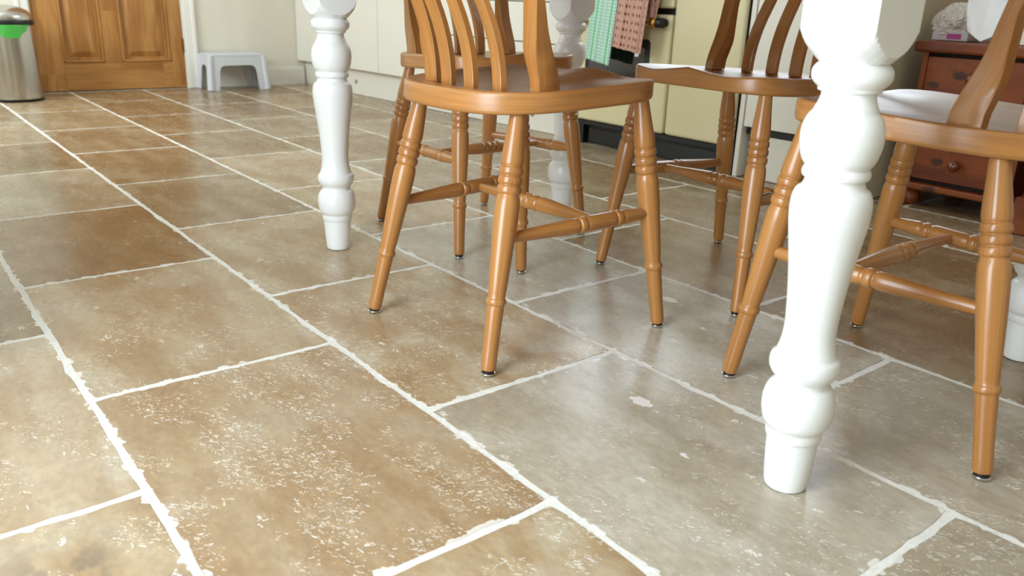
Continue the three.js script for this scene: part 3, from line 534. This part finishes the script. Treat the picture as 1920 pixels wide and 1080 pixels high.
{ // narrow pine drawers
  const c = thing('pine_chest', 'narrow reddish pine chest of three drawers with wooden knobs, white packets on top', 'chest', [0.125, 0, -2.5]);
  const hw = 0.172, dk = P({ color: 0x1c0d06, roughness: 0.7 });
  part('top', grain(boxBetween(-hw - 0.025, hw + 0.025, 0.488, 0.522, -0.42, 0.022, 0.01), 'x', 0.4), matPine, c);
  for (const s of [-1, 1]) part('side', grain(boxBetween(s > 0 ? hw - 0.018 : -hw, s > 0 ? hw : -hw + 0.018, 0.06, 0.488, -0.40, 0, 0.002), 'y', s), matPine, c);
  part('back', boxBetween(-hw + 0.018, hw - 0.018, 0.06, 0.488, -0.40, -0.39), dk, c);
  part('inside', boxBetween(-hw + 0.019, hw - 0.019, 0.075, 0.487, -0.38, -0.022), dk, c);
  part('bottom_rail', grain(boxBetween(-hw - 0.012, hw + 0.012, 0.058, 0.080, -0.40, 0.016, 0.007), 'x', 0.9), matPine, c);
  [[0.094, 0.212], [0.226, 0.345], [0.360, 0.476]].forEach(([a, b], i) => {
    const d = part('drawer', grain(boxBetween(-hw + 0.021, hw - 0.021, a, b, -0.02, 0.004, 0.003), 'x', 0.31 + i * 0.2), matPine, c);
    const k = lathe([[0, 0.007], [0.006, 0.008], [0.009, 0.013], [0.015, 0.0175], [0.022, 0.0178], [0.028, 0.013], [0.031, 0.0003]], 28).rotateX(Math.PI / 2).translate(0, (a + b) / 2, 0.004);
    part('knob', k, matPineKnob, d);
  });
  for (const s of [-1, 1]) for (const z of [-0.03, -0.37]) part('bun_foot', lathe([[0, 0.018], [0.006, 0.026], [0.022, 0.033], [0.040, 0.030], [0.052, 0.02], [0.058, 0.018]], 28).translate(s * (hw - 0.03), 0.001, z), matPine, c);
}
{ // taller pine cupboard next to the drawers
  const c = thing('pine_cupboard', 'pine cupboard with a projecting plinth right of the narrow drawers', 'cupboard', [0.345, 0, -2.41]);
  part('plinth', grain(boxBetween(0, 0.75, 0.0015, 0.108, -0.45, 0, 0.004), 'x', 0.2), matPine, c);
  part('body', grain(boxBetween(0.012, 0.738, 0.108, 0.92, -0.45, -0.03, 0.003), 'y', 0.5), matPine, c);
  part('stile', grain(boxBetween(0.012, 0.07, 0.112, 0.92, -0.03, -0.018, 0.003), 'y', 0.1), matPine, c);
  for (const x of [0.075, 0.41]) part('door', grain(boxBetween(x, x + 0.325, 0.12, 0.90, -0.03, -0.014, 0.004), 'y', x), matPine, c);
  part('top', grain(boxBetween(-0.01, 0.76, 0.92, 0.945, -0.46, 0.01, 0.008), 'x', 0.7), matPine, c);
}
{ // things left on the drawers
  const n = makeNoise(301), top = 0.523;
  const crumple = (cx, cz, rx, rz, h, sd, sq) => { const g = new THREE.IcosahedronGeometry(1, 20), p = g.attributes.position; for (let i = 0; i < p.count; i++) { const v = new THREE.Vector3().fromBufferAttribute(p, i); const a = n.fbm(v.x * 3 + sd, v.y * 3 + v.z * 2, 4), b = Math.abs(n.fbm(v.x * 7 + sd, v.z * 7 + v.y * 5 + 3, 3) - 0.5); const k = 0.78 + 0.42 * a - 0.5 * b; let y = Math.max(v.y * k, -0.62); p.setXYZ(i, cx + v.x * k * rx * (v.y < -0.2 ? sq : 1), top + (y + 0.62) * h, cz + v.z * k * rz); } g.computeVertexNormals(); return mergeVertices(g); };
  const pk = thing('wrapped_packet', 'crumpled pale wrapped packet with pink print on the pine drawers', 'packet');
  part('packet', boxBetween(-0.068, 0.045, top, top + 0.028, -2.66, -2.575, 0.004), P({ color: 0xdcd6da, roughness: 0.35, clearcoat: 0.4 }), pk);
  part('pink_print', boxBetween(-0.02, 0.025, top + 0.006, top + 0.022, -2.5755, -2.5738, 0.0004), P({ color: 0xc9549a, roughness: 0.5 }), pk);
  part('wrapping', crumple(-0.010, -2.632, 0.080, 0.068, 0.066, 4, 1.1).translate(0, 0.012, 0), P({ color: 0xe9e2da, roughness: 0.4, clearcoat: 0.3 }), pk);
  const sh = shell((u, v) => { const x = lerp(0.045, 0.20, u), t = v; const w = 0.012 * Math.sin(u * 6 + v * 3) + 0.01 * (n.fbm(u * 3, v * 3, 3) - 0.5); const drop = Math.max(0, 1 - Math.abs(u - 0.32) * 2.0); return new THREE.Vector3(x + 0.03 * (1 - t), top + 0.006 + t * 0.15 + (1 - t) * (0.045 - 0.045 * drop), -2.495 - t * 0.035 + w); }, 40, 40, 0.0012);
  tag(part(numbered('paper_sheet'), sh, P({ color: 0xf3f3f4, roughness: 0.8 }), scene), 'large folded white paper sheet leaning on the packet on the drawers', 'paper');
  single('cream_pot', lathe([[0, 0.001], [0, 0.026], [0.004, 0.029], [0.05, 0.031], [0.054, 0.029], [0.062, 0.03], [0.066, 0.027], [0.067, 0.001]], 36), P({ color: 0xeeeada, roughness: 0.4 }), 'small round cream pot on the pine drawers beside the paper', 'pot', [0.235, top, -2.545]);
}

{ // unseen fridge freezer, added to keep the door's daylight off the floor beyond it
  const f = thing('added_shade_fridge', 'tall white fridge freezer added out of view to shade the floor', 'fridge', [-0.42, 0, 0.64]);
  part('body', boxBetween(-0.33, 0.33, 0.03, 1.80, -0.30, 0.36, 0.012), P({ color: 0xe9e9e6, roughness: 0.35 }), f);
  for (const [a, b] of [[0.06, 0.72], [0.73, 1.79]]) { const d = part('door', boxBetween(-0.328, 0.328, a, b, -0.36, -0.305, 0.014), P({ color: 0xe9e9e6, roughness: 0.3 }), f); part('handle', boxBetween(0.24, 0.265, a > 0.5 ? a + 0.06 : b - 0.36, a > 0.5 ? a + 0.36 : b - 0.06, -0.40, -0.355, 0.008), matGrey, d); }
  part('foot_plinth', boxBetween(-0.32, 0.32, 0.0015, 0.035, -0.28, 0.34), matBlack, f);
}
{ // unseen larder beyond the fridge, added to keep window light off the floor
  const l = thing('added_shade_larder', 'tall cream larder cupboard added out of view to block window light', 'cupboard', [-1.46, 0, 0.64]);
  part('carcass', boxBetween(-0.70, 0.70, 0.1, 2.1, -0.31, 0.36), matCabinet, l);
  for (const k of [-1, 1]) { const d = part('door', boxBetween(k > 0 ? 0.003 : -0.698, k > 0 ? 0.698 : -0.003, 0.105, 2.095, -0.332, -0.312, 0.003), matCabinet, l); part('knob', new THREE.SphereGeometry(0.014, 16, 12).translate(k * 0.05, 1.05, -0.346), matBrass, d); }
  part('plinth', boxBetween(-0.70, 0.70, 0.0015, 0.1, -0.27, 0.36), matCabinet, l);
}
// ------------------------------------------------------------------ by the oak door
{ // moulded plastic step stool
  const s = thing('step_stool', 'pale grey plastic step stool standing against the cream wall', 'stool', [-4.085, 0, -1.75]);
  const hx = 0.095, hz = 0.172, h = 0.224;                           // half depth and half width at the top
  const shape = (kx, kz, r) => { const q = new THREE.Shape(); q.moveTo(-kx + r, -kz); q.lineTo(kx - r, -kz); q.quadraticCurveTo(kx, -kz, kx, -kz + r); q.lineTo(kx, kz - r); q.quadraticCurveTo(kx, kz, kx - r, kz); q.lineTo(-kx + r, kz); q.quadraticCurveTo(-kx, kz, -kx, kz - r); q.lineTo(-kx, -kz + r); q.quadraticCurveTo(-kx, -kz, -kx + r, -kz); return q; };
  part('tread', new THREE.ExtrudeGeometry(shape(hx, hz, 0.025), { depth: 0.006, bevelEnabled: true, bevelSize: 0.005, bevelThickness: 0.005, bevelSegments: 3, curveSegments: 8 }).rotateX(-Math.PI / 2).translate(0, h - 0.014, 0), matPlastic, s);
  // skirt sides with the arched opening, splayed outwards towards the floor
  const side = (half, open, name, place) => {
    const q = new THREE.Shape(), b = half + 0.018; q.moveTo(-b, 0.002); q.lineTo(-half, h - 0.012); q.lineTo(half, h - 0.012); q.lineTo(b, 0.002); q.lineTo(open + 0.014, 0.002); q.lineTo(open, 0.115); q.quadraticCurveTo(open - 0.004, 0.152, open - 0.04, 0.154); q.lineTo(-open + 0.04, 0.154); q.quadraticCurveTo(-open + 0.004, 0.152, -open, 0.115); q.lineTo(-open - 0.014, 0.002); q.lineTo(-b, 0.002);
    const g = new THREE.ExtrudeGeometry(q, { depth: 0.005, bevelEnabled: true, bevelSize: 0.0015, bevelThickness: 0.0015, bevelSegments: 2, curveSegments: 8 }); part(name, place(g), matPlastic, s);
  };
  const sp = 0.08;
  for (const k of [-1, 1]) {
    side(hz, 0.118, 'long_side', (g) => g.rotateX(k > 0 ? -sp : sp).rotateY(Math.PI / 2).translate(k > 0 ? hx + 0.014 : -hx - 0.019, 0, 0));
    side(hx, 0.05, 'short_side', (g) => g.rotateX(k > 0 ? -sp : sp).translate(0, 0, k > 0 ? hz + 0.014 : -hz - 0.019));
    for (const kz of [-1, 1]) part('corner_leg', new THREE.CylinderGeometry(0.017, 0.021, h - 0.014, 20).rotateX(-kz * 0.07).rotateZ(k * -0.07 * -1).translate(k * (hx + 0.004), (h - 0.014) / 2 + 0.003, kz * (hz + 0.004)), matPlastic, s);
  }
}
{ // steel bin
  const b = thing('steel_bin', 'round polished steel kitchen bin with a black rim beside the oak door', 'bin', [-3.93, 0, -0.505]);
  const R = 0.128;
  part('base_ring', lathe([[0, 0.02], [0, R + 0.002], [0.012, R + 0.002], [0.014, R - 0.002]], 64).translate(0, 0.0015, 0), matBlack, b);
  part('drum', lathe([[0.012, R - 0.001], [0.02, R], [0.39, R], [0.392, R - 0.002]], 96), matSteel, b);
  part('rim_band', lathe([[0.388, R - 0.004], [0.389, R + 0.004], [0.414, R + 0.004], [0.416, R - 0.004]], 96), matBlack, b);
  part('dome_lid', lathe([[0.414, R - 0.001], [0.43, R + 0.001], [0.445, R - 0.004], [0.462, R - 0.020], [0.478, R - 0.05], [0.488, R - 0.09], [0.49, 0.001]], 96), matSteel, b);
  const n = makeNoise(88);
  const bag = shell((u, v) => { const a = 0.02 + (u - 0.5) * 1.5, wv = Math.min(1, (1 - Math.abs(u - 0.5) * 2) * 1.45 + 0.05 * Math.sin(u * 31)), len = 0.004 + 0.062 * Math.max(0, wv), rr = R + 0.004 + 0.005 * (n.fbm(u * 9, v * 2, 3)) * v; return new THREE.Vector3(Math.cos(a) * rr, 0.392 - v * len, -Math.sin(a) * rr + 0.0); }, 40, 12, 0.0012);
  part('bin_liner', bag, P({ color: 0x45a83f, roughness: 0.4, clearcoat: 0.3 }), b);
}

renderer.render(scene, camera);
